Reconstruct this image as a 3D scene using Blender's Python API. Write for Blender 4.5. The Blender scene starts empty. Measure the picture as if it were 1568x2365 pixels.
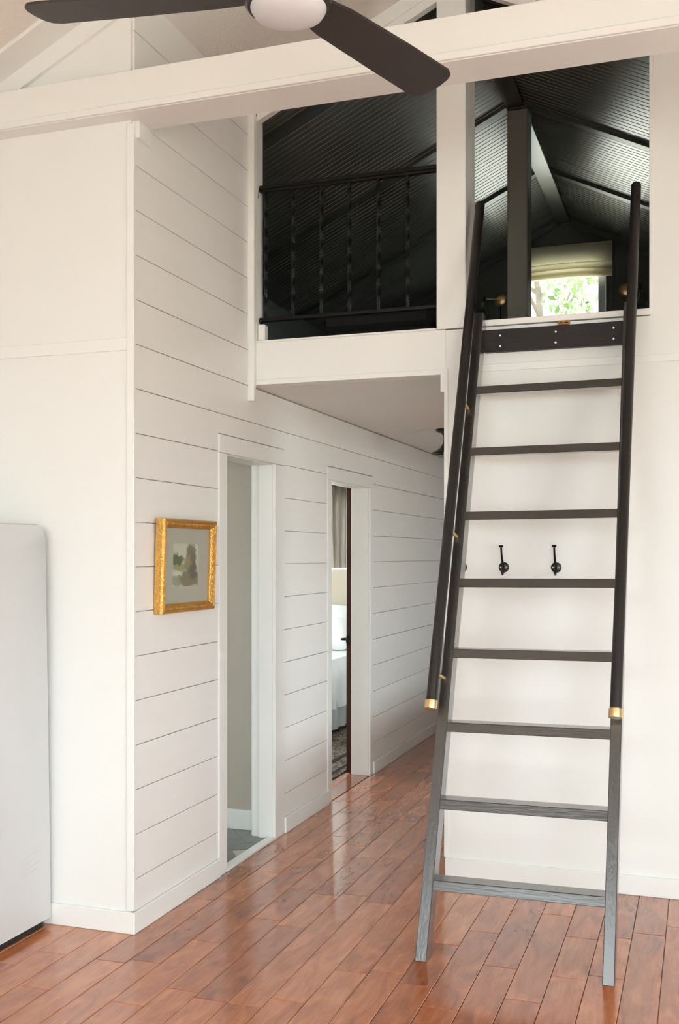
import bpy, bmesh, math, random
from mathutils import Vector, Matrix
random.seed(7)
R = math.radians
scene = bpy.context.scene
col = scene.collection

# ------------------------------------------------------------------ camera
cam_d = bpy.data.cameras.new('camera')
cam = bpy.data.objects.new('camera', cam_d); col.objects.link(cam)
F_PX, YAW, HZ, CAM_Z = 2433.0, 18.97, 1281.0, 1.53
cam.location = (0, 0, CAM_Z)
cam.rotation_euler = (R(90), 0, R(YAW))
cam_d.sensor_fit = 'VERTICAL'; cam_d.sensor_height = 36.0; cam_d.sensor_width = 36.0
cam_d.lens = F_PX / 2365.0 * 36.0
cam_d.shift_y = (HZ - 1182.5) / 2365.0
cam_d.clip_start = 0.05; cam_d.clip_end = 400
scene.camera = cam

# ------------------------------------------------------------------ sky and daylight
world = bpy.data.worlds.new('sky'); scene.world = world; world.use_nodes = True
bg = world.node_tree.nodes['Background']
bg.inputs['Color'].default_value = (0.845, 0.95, 0.99, 1); bg.inputs['Strength'].default_value = 9.0

def daylight(name, loc, rot, sx, sy, watts, color=(1, 0.985, 0.96)):
    l = bpy.data.lights.new(name, 'AREA'); l.shape = 'RECTANGLE'; l.size = sx; l.size_y = sy
    l.energy = watts; l.color = color
    o = bpy.data.objects.new(name, l); col.objects.link(o); o.location = loc; o.rotation_euler = rot
    return o
def portal(loc, rot, sx, sy):
    o = daylight('sky_portal', loc, rot, sx, sy, 1); o.data.cycles.is_portal = True
# the main room is lit by the sky and the pale ground through its own windows
HB = [(-2.6, -.9, 2.1, 3.15), (-.3, 2.65, .45, 2.4)]        # in the wall behind the camera
HR = (-0.3, 2.0, .75, 2.2)                                      # in the right eaves wall
for (a, b, z0, z1) in HB: portal(((a + b) / 2, -3.34, (z0 + z1) / 2), (R(90), 0, 0), b - a, z1 - z0)
portal((3.03, (HR[0] + HR[1]) / 2, (HR[2] + HR[3]) / 2), (R(90), 0, R(90)), HR[1] - HR[0], HR[3] - HR[2])
portal((3.03, 5.95, 1.5), (R(90), 0, R(90)), 1.5, 1.2)     # invented side room, added to brighten the hall
portal((-5.21, 7.4, 1.5), (R(90), 0, R(-90)), 1.8, 1.1)
portal((-5.21, 4.6, 1.6), (R(90), 0, R(-90)), .8, .9)
portal((-1.1, 9.02, 3.60), (R(-90), 0, 0), 0.66, 0.86)
portal((-3.75, 9.93, 1.6), (R(-90), 0, 0), 1.2, 1.1)

vs = scene.view_settings
vs.view_transform = 'Standard'; vs.look = 'None'; vs.gamma = 1.0; vs.use_curve_mapping = False
vs.exposure = 0.86
scene.cycles.max_bounces = 7; scene.cycles.diffuse_bounces = 4; scene.cycles.glossy_bounces = 3
scene.cycles.sample_clamp_indirect = 6.0
scene.cycles.use_adaptive_sampling = True; scene.cycles.adaptive_threshold = 0.12; scene.cycles.adaptive_min_samples = 20

# ------------------------------------------------------------------ materials
def newmat(name):
    m = bpy.data.materials.new(name); m.use_nodes = True
    nt = m.node_tree; b = nt.nodes['Principled BSDF']
    return m, nt, b
def N(nt, typ, **kw):
    n = nt.nodes.new(typ)
    for k, v in kw.items():
        if k in n.inputs: n.inputs[k].default_value = v
        else: setattr(n, k, v)
    return n
def simple(name, rgb, rough=.5, metal=0, spec=.5, var=0.0, scale=20.0, bump=0.0, stretch=(1, 1, 1)):
    m, nt, b = newmat(name)
    b.inputs['Roughness'].default_value = rough; b.inputs['Metallic'].default_value = metal
    b.inputs['Specular IOR Level'].default_value = spec
    b.inputs['Base Color'].default_value = (*rgb, 1)
    if var or bump:
        tc = N(nt, 'ShaderNodeTexCoord'); mp = N(nt, 'ShaderNodeMapping'); mp.inputs['Scale'].default_value = stretch
        no = N(nt, 'ShaderNodeTexNoise', Scale=scale, Detail=4.0)
        nt.links.new(tc.outputs['Object'], mp.inputs[0]); nt.links.new(mp.outputs[0], no.inputs['Vector'])
        if var:
            mx = N(nt, 'ShaderNodeMix', data_type='RGBA')
            mx.inputs[6].default_value = (*[c * (1 - var) for c in rgb], 1)
            mx.inputs[7].default_value = (*[min(1, c * (1 + var)) for c in rgb], 1)
            nt.links.new(no.outputs['Fac'], mx.inputs[0]); nt.links.new(mx.outputs[2], b.inputs['Base Color'])
        if bump:
            bp = N(nt, 'ShaderNodeBump', Strength=bump, Distance=.01)
            nt.links.new(no.outputs['Fac'], bp.inputs['Height']); nt.links.new(bp.outputs[0], b.inputs['Normal'])
    return m
WALL = (0.845, 0.85, 0.822)
M = {}
M['wall'] = simple('wall_paint', WALL, .55, bump=.04, scale=60)
M['trim'] = simple('trim_paint', (0.855, 0.86, 0.832), .38)
M['shiplap'] = simple('shiplap_paint', (0.865, 0.853, 0.828), .42, var=.02, scale=6, stretch=(1, .3, 4))
M['ceil'] = simple('ceiling_plaster', (0.84, 0.81, 0.75), .8, bump=.5, scale=120)
M['core'] = simple('wall_core', (0.55, 0.51, 0.47), .8)
M['bath'] = simple('bath_paint', (0.50, 0.455, 0.39), .55)
M['loft'] = simple('loft_green_paint', (0.042, 0.048, 0.037), .32, spec=.5)
M['bead'] = simple('loft_bead_paint', (0.098, 0.100, 0.084), .26, spec=.5)
M['loft_post'] = simple('loft_post_paint', (0.20, 0.185, 0.155), .45)
M['ladder'] = simple('ladder_stain', (0.018, 0.016, 0.015), .27, spec=.9, var=.35, scale=18, bump=.12, stretch=(6, 6, .8))
M['rung'] = simple('rung_stain', (0.018, 0.016, 0.015), .27, spec=.9, var=.35, scale=18, bump=.12, stretch=(.8, 6, 6))
for k_ in ('ladder', 'rung'):
    b_ = M[k_].node_tree.nodes['Principled BSDF']; b_.inputs['Coat Weight'].default_value = 1.0; b_.inputs['Coat Roughness'].default_value = .25
M['board'] = simple('ladder_board_stain', (0.016, 0.012, 0.011), .5, spec=.3, var=.35, scale=18, bump=.1, stretch=(.8, 6, 6))
M['rail'] = simple('handrail_paint', (0.012, 0.010, 0.010), .38)
M['iron'] = simple('wrought_iron', (0.004, 0.004, 0.004), .42, spec=.25)
M['hookiron'] = simple('cast_hook_iron', (0.05, 0.048, 0.045), .35, metal=.8)
M['brass'] = simple('brushed_brass', (0.80, 0.56, 0.27), .32, metal=1, var=.1, scale=80)
M['steel'] = simple('screw_steel', (0.75, 0.73, 0.7), .35, metal=1)
M['bronze'] = simple('latch_bronze', (0.30, 0.14, 0.05), .4, metal=.9, var=.3, scale=60)
M['fanblade'] = simple('fan_blade_laminate', (0.030, 0.022, 0.020), .5, var=.2, scale=30, stretch=(.3, 6, 1))
M['fanmetal'] = simple('fan_bronze', (0.035, 0.028, 0.024), .3, metal=.6)
M['dome'] = simple('frosted_dome', (0.72, 0.75, 0.78), .35)
M['fridge'] = simple('fridge_enamel', (0.64, 0.65, 0.65), .25, spec=.5)
M['rubber'] = simple('dark_plinth', (0.02, 0.02, 0.02), .6)
M['linen'] = simple('white_linen', (0.80, 0.80, 0.80), .9, bump=.15, scale=40)
M['skirt'] = simple('bed_skirt', (0.55, 0.56, 0.56), .9)
M['headboard'] = simple('linen_headboard', (0.62, 0.54, 0.43), .9, var=.08, scale=150, bump=.2)
M['darkwood'] = simple('dark_red_door', (0.045, 0.010, 0.006), .3, var=.4, scale=14, stretch=(5, 5, .4))
M['cushion'] = simple('black_cushion', (0.006, 0.006, 0.006), .85)
M['slate'] = simple('slate_tile', (0.20, 0.215, 0.20), .35, var=.3, scale=14, bump=.15)
M['grout'] = simple('tile_grout', (0.55, 0.54, 0.50), .8)
M['upvc'] = simple('window_frame_white', (0.75, 0.78, 0.80), .4)
M['ground'] = simple('pale_dry_ground', (0.60, 0.54, 0.46), .9, var=.25, scale=.35)
M['bark'] = simple('tree_bark', (0.06, 0.045, 0.03), .9, var=.4, scale=6)
M['leaf'] = simple('tree_leaf', (0.060, 0.105, 0.022), .6, var=.5, scale=1.5)
M['roof'] = simple('roof_board', (0.25, 0.22, 0.20), .8)
M['mat_board'] = simple('grey_mat_board', (0.50, 0.455, 0.395), .85)

def floor_mat():
    m, nt, b = newmat('hand_scraped_floor')
    oi = N(nt, 'ShaderNodeObjectInfo'); ge = N(nt, 'ShaderNodeNewGeometry')
    ad = N(nt, 'ShaderNodeMath', operation='ADD'); fr = N(nt, 'ShaderNodeMath', operation='FRACT')
    nt.links.new(oi.outputs['Random'], ad.inputs[0]); nt.links.new(ge.outputs['Random Per Island'], ad.inputs[1])
    nt.links.new(ad.outputs[0], fr.inputs[0])
    mu = N(nt, 'ShaderNodeMath', operation='MULTIPLY'); mu.inputs[1].default_value = 37.0
    nt.links.new(fr.outputs[0], mu.inputs[0])
    cb = N(nt, 'ShaderNodeCombineXYZ'); nt.links.new(mu.outputs[0], cb.inputs[2]); nt.links.new(mu.outputs[0], cb.inputs[0])
    va = N(nt, 'ShaderNodeVectorMath', operation='ADD')
    nt.links.new(ge.outputs['Position'], va.inputs[0]); nt.links.new(cb.outputs[0], va.inputs[1])
    mp = N(nt, 'ShaderNodeMapping'); mp.inputs['Scale'].default_value = (6, 1.6, 6); nt.links.new(va.outputs[0], mp.inputs[0])
    n1 = N(nt, 'ShaderNodeTexNoise', Scale=2.2, Detail=6.0, Roughness=.6, Distortion=1.2); nt.links.new(mp.outputs[0], n1.inputs['Vector'])
    mp2 = N(nt, 'ShaderNodeMapping'); mp2.inputs['Scale'].default_value = (60, 4, 60); nt.links.new(va.outputs[0], mp2.inputs[0])
    n2 = N(nt, 'ShaderNodeTexNoise', Scale=2.0, Detail=3.0); nt.links.new(mp2.outputs[0], n2.inputs['Vector'])
    mp3 = N(nt, 'ShaderNodeMapping'); mp3.inputs['Scale'].default_value = (5, 2.2, 5); nt.links.new(va.outputs[0], mp3.inputs[0])
    n3 = N(nt, 'ShaderNodeTexNoise', Scale=1.6, Detail=5.0, Roughness=.7); nt.links.new(mp3.outputs[0], n3.inputs['Vector'])
    cr = N(nt, 'ShaderNodeValToRGB'); e = cr.color_ramp.elements
    e[0].position = .28; e[0].color = (0.26, 0.070, 0.027, 1); e[1].position = .72; e[1].color = (0.64, 0.235, 0.090, 1)
    k = e.new(.5); k.color = (0.47, 0.145, 0.054, 1)
    mixf = N(nt, 'ShaderNodeMix', data_type='FLOAT'); mixf.inputs[0].default_value = .25
    nt.links.new(n1.outputs['Fac'], mixf.inputs[2]); nt.links.new(n2.outputs['Fac'], mixf.inputs[3])
    # plank to plank tone
    a2 = N(nt, 'ShaderNodeMath', operation='MULTIPLY_ADD'); a2.inputs[1].default_value = .20; 
    nt.links.new(fr.outputs[0], a2.inputs[0]); nt.links.new(mixf.outputs[0], a2.inputs[2])
    a3 = N(nt, 'ShaderNodeMath', operation='SUBTRACT'); a3.inputs[1].default_value = .11
    nt.links.new(a2.outputs[0], a3.inputs[0]); nt.links.new(a3.outputs[0], cr.inputs[0])
    # dark knots
    kr = N(nt, 'ShaderNodeValToRGB'); kr.color_ramp.elements[0].position = .60; kr.color_ramp.elements[1].position = .86
    nt.links.new(n3.outputs['Fac'], kr.inputs[0])
    mx = N(nt, 'ShaderNodeMix', data_type='RGBA'); mx.inputs[7].default_value = (0.10, 0.034, 0.018, 1)
    km = N(nt, 'ShaderNodeMath', operation='MULTIPLY'); km.inputs[1].default_value = .5
    nt.links.new(kr.outputs[0], km.inputs[0]); nt.links.new(km.outputs[0], mx.inputs[0])
    nt.links.new(cr.outputs[0], mx.inputs[6]); nt.links.new(mx.outputs[2], b.inputs['Base Color'])
    b.inputs['Roughness'].default_value = .2; b.inputs['Specular IOR Level'].default_value = .9
    b.inputs['Coat Weight'].default_value = .4; b.inputs['Coat Roughness'].default_value = .14
    rr = N(nt, 'ShaderNodeMapRange'); rr.inputs[3].default_value = .13; rr.inputs[4].default_value = .26
    nt.links.new(n3.outputs['Fac'], rr.inputs[0]); nt.links.new(rr.outputs[0], b.inputs['Roughness'])
    return m
M['floor'] = floor_mat()

def translucent(name, rgb, fac=.5):
    m, nt, b = newmat(name); b.inputs['Base Color'].default_value = (*rgb, 1); b.inputs['Roughness'].default_value = .9
    t = N(nt, 'ShaderNodeBsdfTranslucent'); t.inputs['Color'].default_value = (*rgb, 1)
    mx = N(nt, 'ShaderNodeMixShader'); mx.inputs[0].default_value = fac
    nt.links.new(b.outputs[0], mx.inputs[1]); nt.links.new(t.outputs[0], mx.inputs[2])
    nt.links.new(mx.outputs[0], nt.nodes['Material Output'].inputs[0])
    return m
M['blind'] = translucent('roman_blind_linen', (0.62, 0.56, 0.40), .35)
M['curtain'] = translucent('grey_curtain', (0.20, 0.17, 0.145), .25)

def glass(name, tint=(1, 1, 1), rough=.02, gl=.08):
    m, nt, b = newmat(name)
    t = N(nt, 'ShaderNodeBsdfTransparent'); t.inputs['Color'].default_value = (*tint, 1)
    g = N(nt, 'ShaderNodeBsdfGlossy'); g.inputs['Roughness'].default_value = rough
    mx = N(nt, 'ShaderNodeMixShader'); mx.inputs[0].default_value = gl
    nt.links.new(t.outputs[0], mx.inputs[1]); nt.links.new(g.outputs[0], mx.inputs[2])
    nt.links.new(mx.outputs[0], nt.nodes['Material Output'].inputs[0])
    return m
M['pane'] = glass('window_glass', (.97, .99, .98), .01, .05)
M['shade'] = glass('sconce_glass', (.8, .85, .8), .08, .35)

def gold_mat():
    m, nt, b = newmat('carved_gilt'); b.inputs['Metallic'].default_value = .75; b.inputs['Roughness'].default_value = .42
    tc = N(nt, 'ShaderNodeTexCoord'); v = N(nt, 'ShaderNodeTexVoronoi', Scale=110.0); n = N(nt, 'ShaderNodeTexNoise', Scale=40.0)
    nt.links.new(tc.outputs['Object'], v.inputs['Vector']); nt.links.new(tc.outputs['Object'], n.inputs['Vector'])
    cr = N(nt, 'ShaderNodeValToRGB'); cr.color_ramp.elements[0].color = (0.78, 0.46, 0.12, 1); cr.color_ramp.elements[1].color = (0.50, 0.25, 0.06, 1)
    nt.links.new(n.outputs['Fac'], cr.inputs[0]); nt.links.new(cr.outputs[0], b.inputs['Base Color'])
    bp = N(nt, 'ShaderNodeBump', Strength=.5, Distance=.004); nt.links.new(v.outputs['Distance'], bp.inputs['Height']); nt.links.new(bp.outputs[0], b.inputs['Normal'])
    return m
M['gilt'] = gold_mat()

def painting_mat():
    # loose tree-and-pond wash: soft blobs broken up with noise, in the sheet's own coordinates
    m, nt, b = newmat('watercolour_sheet'); b.inputs['Roughness'].default_value = .85
    tc = N(nt, 'ShaderNodeTexCoord'); no = N(nt, 'ShaderNodeTexNoise', Scale=5.0, Detail=6.0, Roughness=.65)
    nt.links.new(tc.outputs['UV'], no.inputs['Vector'])
    sb = N(nt, 'ShaderNodeVectorMath', operation='SUBTRACT'); sb.inputs[1].default_value = (.5, .5, .5)
    nt.links.new(no.outputs['Color'], sb.inputs[0])
    sc = N(nt, 'ShaderNodeVectorMath', operation='SCALE'); sc.inputs['Scale'].default_value = .42; nt.links.new(sb.outputs[0], sc.inputs[0])
    uv = N(nt, 'ShaderNodeVectorMath', operation='ADD'); nt.links.new(tc.outputs['UV'], uv.inputs[0]); nt.links.new(sc.outputs[0], uv.inputs[1])
    cur = None
    blobs = [((.30, .20), (.75, .20), (.33, .32, .20), .9), ((.70, .18), (.50, .22), (.22, .18, .11), .9), ((.20, .62), (.26, .14), (.13, .16, .07), 1),
             ((.25, .46), (.35, .08), (.32, .29, .12), .9), ((.68, .60), (.26, .40), (.17, .14, .07), .95), ((.60, .55), (.14, .22), (.34, .30, .14), .8),
             ((.80, .36), (.14, .25), (.14, .11, .08), .9), ((.20, .32), (.26, .07), (.72, .66, .56), .9), ((.74, .86), (.17, .14), (.24, .20, .12), .8)]
    for (cx, cy), (rx, ry), c, s in blobs:
        mp = N(nt, 'ShaderNodeMapping'); mp.inputs['Location'].default_value = (-cx / rx, -cy / ry, 0); mp.inputs['Scale'].default_value = (1 / rx, 1 / ry, 0)
        nt.links.new(uv.outputs[0], mp.inputs[0])
        ln = N(nt, 'ShaderNodeVectorMath', operation='LENGTH'); nt.links.new(mp.outputs[0], ln.inputs[0])
        mr = N(nt, 'ShaderNodeMapRange'); mr.inputs[1].default_value = 1.0; mr.inputs[2].default_value = .7; mr.inputs[3].default_value = 0; mr.inputs[4].default_value = s
        nt.links.new(ln.outputs['Value'], mr.inputs[0])
        mx = N(nt, 'ShaderNodeMix', data_type='RGBA'); mx.inputs[7].default_value = (*c, 1)
        nt.links.new(mr.outputs[0], mx.inputs[0])
        if cur is None: mx.inputs[6].default_value = (.62, .58, .48, 1)
        else: nt.links.new(cur, mx.inputs[6])
        cur = mx.outputs[2]
    nt.links.new(cur, b.inputs['Base Color'])
    return m
M['painting'] = painting_mat()

def rug_mat():
    m, nt, b = newmat('woven_rug'); b.inputs['Roughness'].default_value = 1
    ge = N(nt, 'ShaderNodeNewGeometry'); v = N(nt, 'ShaderNodeTexVoronoi', Scale=22.0); n = N(nt, 'ShaderNodeTexNoise', Scale=26.0, Detail=6.0, Distortion=1.5)
    mp = N(nt, 'ShaderNodeMapping'); mp.inputs['Scale'].default_value = (1, .6, 1)
    nt.links.new(ge.outputs['Position'], mp.inputs[0])
    nt.links.new(mp.outputs[0], v.inputs['Vector']); nt.links.new(mp.outputs[0], n.inputs['Vector'])
    cr = N(nt, 'ShaderNodeValToRGB'); cr.color_ramp.interpolation = 'EASE'
    cr.color_ramp.elements[0].position = .44; cr.color_ramp.elements[0].color = (.065, .050, .040, 1)
    cr.color_ramp.elements[1].position = .54; cr.color_ramp.elements[1].color = (.27, .215, .16, 1)
    nt.links.new(n.outputs['Fac'], cr.inputs[0])
    # two dark border bands at fixed places across the rug
    sx = N(nt, 'ShaderNodeSeparateXYZ'); nt.links.new(ge.outputs['Position'], sx.inputs[0])
    cur = cr.outputs[0]
    for x0, w in ((-2.425, .018), (-2.56, .022)):
        su = N(nt, 'ShaderNodeMath', operation='SUBTRACT'); su.inputs[1].default_value = x0; nt.links.new(sx.outputs[0], su.inputs[0])
        ab = N(nt, 'ShaderNodeMath', operation='ABSOLUTE'); nt.links.new(su.outputs[0], ab.inputs[0])
        lt = N(nt, 'ShaderNodeMath', operation='LESS_THAN'); lt.inputs[1].default_value = w; nt.links.new(ab.outputs[0], lt.inputs[0])
        mx = N(nt, 'ShaderNodeMix', data_type='RGBA'); mx.inputs[7].default_value = (.02, .015, .012, 1)
        nt.links.new(lt.outputs[0], mx.inputs[0]); nt.links.new(cur, mx.inputs[6]); cur = mx.outputs[2]
    nt.links.new(cur, b.inputs['Base Color'])
    return m
M['rug'] = rug_mat()

# ------------------------------------------------------------------ mesh helpers
class MB:
    def __init__(self): self.bm = bmesh.new()
    def quadbox(self, pts, bevel=0):
        """8 points: bottom 4 (ccw) then top 4"""
        bm = self.bm; v = [bm.verts.new(p) for p in pts]
        fs = [(3, 2, 1, 0), (4, 5, 6, 7), (0, 1, 5, 4), (1, 2, 6, 5), (2, 3, 7, 6), (3, 0, 4, 7)]
        faces = [bm.faces.new([v[i] for i in f]) for f in fs]
        if bevel:
            es = list({e for f in faces for e in f.edges})
            bmesh.ops.bevel(bm, geom=es, offset=bevel, segments=1, affect='EDGES')
        return self
    def box(self, x0, x1, y0, y1, z0, z1, bevel=0):
        return self.quadbox([(x0, y0, z0), (x1, y0, z0), (x1, y1, z0), (x0, y1, z0), (x0, y0, z1), (x1, y0, z1), (x1, y1, z1), (x0, y1, z1)], bevel)
    def prism(self, poly, axis, a, b):
        """poly in the two other axes (x,z for axis y; y,z for axis x; x,y for axis z)"""
        bm = self.bm
        def P(u, w, t): return {'y': (u, t, w), 'x': (t, u, w), 'z': (u, w, t)}[axis]
        A = [bm.verts.new(P(u, w, a)) for u, w in poly]; B = [bm.verts.new(P(u, w, b)) for u, w in poly]
        n = len(poly); bm.faces.new(A); bm.faces.new(list(reversed(B)))
        for i in range(n): bm.faces.new([A[(i + 1) % n], A[i], B[i], B[(i + 1) % n]])
        return self
    def tube(self, path, rad, seg=12, caps=True, up=(0, 0, 1)):
        bm = self.bm; path = [Vector(p) for p in path]; n = len(path)
        rad = rad if isinstance(rad, (list, tuple)) else [rad] * n
        rings = []; prev = None
        for i, p in enumerate(path):
            t = (path[min(i + 1, n - 1)] - path[max(i - 1, 0)]).normalized()
            if prev is None:
                u = Vector(up); 
                if abs(u.dot(t)) > .95: u = Vector((1, 0, 0))
                a = t.cross(u).normalized()
            else:
                a = (prev - t * prev.dot(t)).normalized()
            prev = a; b = t.cross(a)
            rings.append([bm.verts.new(p + (a * math.cos(k * 2 * math.pi / seg) + b * math.sin(k * 2 * math.pi / seg)) * rad[i]) for k in range(seg)])
        for r0, r1 in zip(rings, rings[1:]):
            for k in range(seg): bm.faces.new([r0[k], r0[(k + 1) % seg], r1[(k + 1) % seg], r1[k]])
        if caps: bm.faces.new(list(reversed(rings[0]))); bm.faces.new(rings[-1])
        return self
    def lathe(self, prof, center=(0, 0, 0), axis=(0, 0, 1), seg=32):
        """prof: list of (radius, height along axis)"""
        bm = self.bm; ax = Vector(axis).normalized(); c = Vector(center)
        u = ax.orthogonal().normalized(); w = ax.cross(u); rings = []
        for r, h in prof:
            if r < 1e-6: rings.append([bm.verts.new(c + ax * h)])
            else: rings.append([bm.verts.new(c + ax * h + (u * math.cos(k * 2 * math.pi / seg) + w * math.sin(k * 2 * math.pi / seg)) * r) for k in range(seg)])
        for r0, r1 in zip(rings, rings[1:]):
            for k in range(seg):
                k2 = (k + 1) % seg
                if len(r0) == 1 and len(r1) > 1: bm.faces.new([r0[0], r1[k2], r1[k]])
                elif len(r1) == 1 and len(r0) > 1: bm.faces.new([r0[k], r0[k2], r1[0]])
                elif len(r0) > 1: bm.faces.new([r0[k], r0[k2], r1[k2], r1[k]])
        return self
    def grid(self, fn, nu, nv):
        bm = self.bm; g = [[bm.verts.new(fn(i / nu, j / nv)) for j in range(nv + 1)] for i in range(nu + 1)]
        for i in range(nu):
            for j in range(nv): bm.faces.new([g[i][j], g[i + 1][j], g[i + 1][j + 1], g[i][j + 1]])
        return self
    def mesh(self, name, mat, smooth=False, origin=None):
        bmesh.ops.recalc_face_normals(self.bm, faces=self.bm.faces)
        if origin is not None: bmesh.ops.translate(self.bm, verts=self.bm.verts, vec=-Vector(origin))
        me = bpy.data.meshes.new(name); self.bm.to_mesh(me); self.bm.free()
        if mat: me.materials.append(M[mat] if isinstance(mat, str) else mat)
        if smooth:
            me.polygons.foreach_set('use_smooth', [True] * len(me.polygons))
            try: me.set_sharp_from_angle(angle=R(38))
            except Exception: pass
        return me
    def build(self, name, mat, parent=None, smooth=False, origin=None, **tags):
        """vertices are in the parent's space (the parent sits unrotated at its location)"""
        me = self.mesh(name, mat, smooth, origin)
        o = bpy.data.objects.new(name, me); col.objects.link(o)
        if origin is not None: o.location = origin
        if parent is not None: o.parent = parent
        return tag(o, **tags)
def tag(o, label=None, cat=None, group=None, kind=None):
    if label: o['label'] = label
    if cat: o['category'] = cat
    if group: o['group'] = group
    if kind: o['kind'] = kind
    return o
def thing(name, loc, label, cat, group=None, rz=0):
    o = bpy.data.objects.new(name, None); col.objects.link(o); o.location = loc; o.rotation_euler = (0, 0, rz)
    o.empty_display_size = .05
    return tag(o, label, cat, group)
def copy_tree(o, parent=None):
    c = o.copy(); col.objects.link(c); c.parent = parent
    for ch in list(o.children): copy_tree(ch, c)
    return c
def local(parent_loc, pts): return [tuple(Vector(p) - Vector(parent_loc)) for p in pts]

# ------------------------------------------------------------------ layout constants (metres; x right along the front wall, y down the hall)
XW = -2.17           # hall wall face
YL = 3.75            # left wall face
YF = 4.915           # loft front / right front wall face
XR, ZR, PITCH = -1.09, 4.35, 0.48     # ridge
XE0, XE1 = -5.07, 2.89                 # eaves walls
YBK = -3.2                             # wall behind the camera
XC = -1.155          # right side of the hall
YE = 9.8             # end of hall and bedroom
YLB = 8.95           # loft back wall
def zc(x): return ZR - PITCH * abs(x - XR)

# ================================================================== STRUCTURE
S = dict(kind='structure')
fl = MB().box(XE0, XE1, YBK, YE, -.12, -.014).build('floor', 'darkwood', label='glossy reddish brown hardwood plank floor', **S)
# ---- floor planks: the ones in view are separate boards
PW, GAP = 0.127, 0.0016
LENS = (0.42, 0.61, 0.76, 0.91, 1.07, 1.22)
plank_cache = {}
def plank_mesh(L, w=PW):
    k = (round(L, 3), round(w, 3))
    if k not in plank_cache:
        plank_cache[k] = MB().box(GAP / 2, k[1] - GAP / 2, GAP / 2, k[0] - GAP / 2, -.013, 0, bevel=.0022).mesh('floor_plank', 'floor')
    return plank_cache[k]
rest = MB()
def lay(x0, w, y0, y1, single):
    y = y0; first = True
    while y < y1 - .02:
        L = random.choice(LENS)
        if first: L = random.choice((.2, .35, .5, .7, .9)); first = False
        if y + L > y1 - .12: L = y1 - y
        if single(x0, y):
            o = bpy.data.objects.new('plank', plank_mesh(L, w)); col.objects.link(o); o.location = (x0, y, 0); o.parent = fl
        else: rest.box(x0 + GAP / 2, x0 + w - GAP / 2, y + GAP / 2, y + L - GAP / 2, -.013, 0)
        y += L
ncol0 = int((XE0 - XW) / PW) - 1
for i in range(ncol0, 41):
    x0 = XW + .001 + i * PW; w = PW
    if x0 < XE0 or x0 + PW > XE1: continue
    if x0 < XW - .01: lay(x0, w, 1.9, YL, lambda x, y: x > -3.5)
    elif x0 + .02 < XC:
        lay(x0, min(w, XC - x0) if x0 + w > XC else w, 1.9, YE, lambda x, y: True)
        if x0 + w > XC: lay(XC, x0 + w - XC, 1.9, YF, lambda x, y: True)
    else: lay(x0, w, 1.9, YF, lambda x, y: x < 0.75)
    lay(x0, w, YBK, 1.9, lambda x, y: False)
    if x0 > XC: lay(x0, w, 5.03, YE, lambda x, y: False)
    if x0 < -2.35: lay(x0, w, 5.5, YE, lambda x, y: x > -2.6 and y < 7.6)
lay(XW - PW + .001, PW - .006, 6.12, 6.98, lambda x, y: True)
rest.build('plank_field', 'floor', fl, kind='stuff')

# ---- roof / ceilings
cl = MB()
for s in (-1, 1):
    xe = XE0 - .25 if s < 0 else XE1 + .25
    cl.prism([(XR, ZR), (xe, zc(xe)), (xe, zc(xe) + .16), (XR, ZR + .16)], 'y', YBK - .15, 4.93)
cl.build('ceiling', 'ceil', label='white textured sloping ceiling of the main room', **S)
cb = MB()   # flat boards on the ceiling against the left wall
cb.quadbox([(XE0, 3.595, zc(XE0) - .018), (-1.09, 3.595, ZR - .018), (-1.09, 3.75, ZR - .018), (XE0, 3.75, zc(XE0) - .018),
            (XE0, 3.595, zc(XE0)), (-1.09, 3.595, ZR), (-1.09, 3.75, ZR), (XE0, 3.75, zc(XE0))])
cb.build('trim_1', 'trim', label='flat white board on the sloping ceiling above the left wall', **S)
rk = MB().prism([(XE0, zc(XE0) - .10), (XW, zc(XW) - .10), (XW, zc(XW)), (XE0, zc(XE0))], 'y', YL - .02, YL)
rk.build('trim_2', 'trim', label='white sloping trim along the top of the left wall', **S)
lc = MB()
for s in (-1, 1):
    xe = XR + s * 4.0
    lc.prism([(XR, ZR + .02), (xe, zc(xe) + .02), (xe, zc(xe) + .16), (XR, ZR + .16)], 'y', 4.93, YLB + .2)
loft_ceil = lc.build('ceiling_loft', 'loft', label='dark green beadboard ceiling of the loft', **S)
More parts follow.
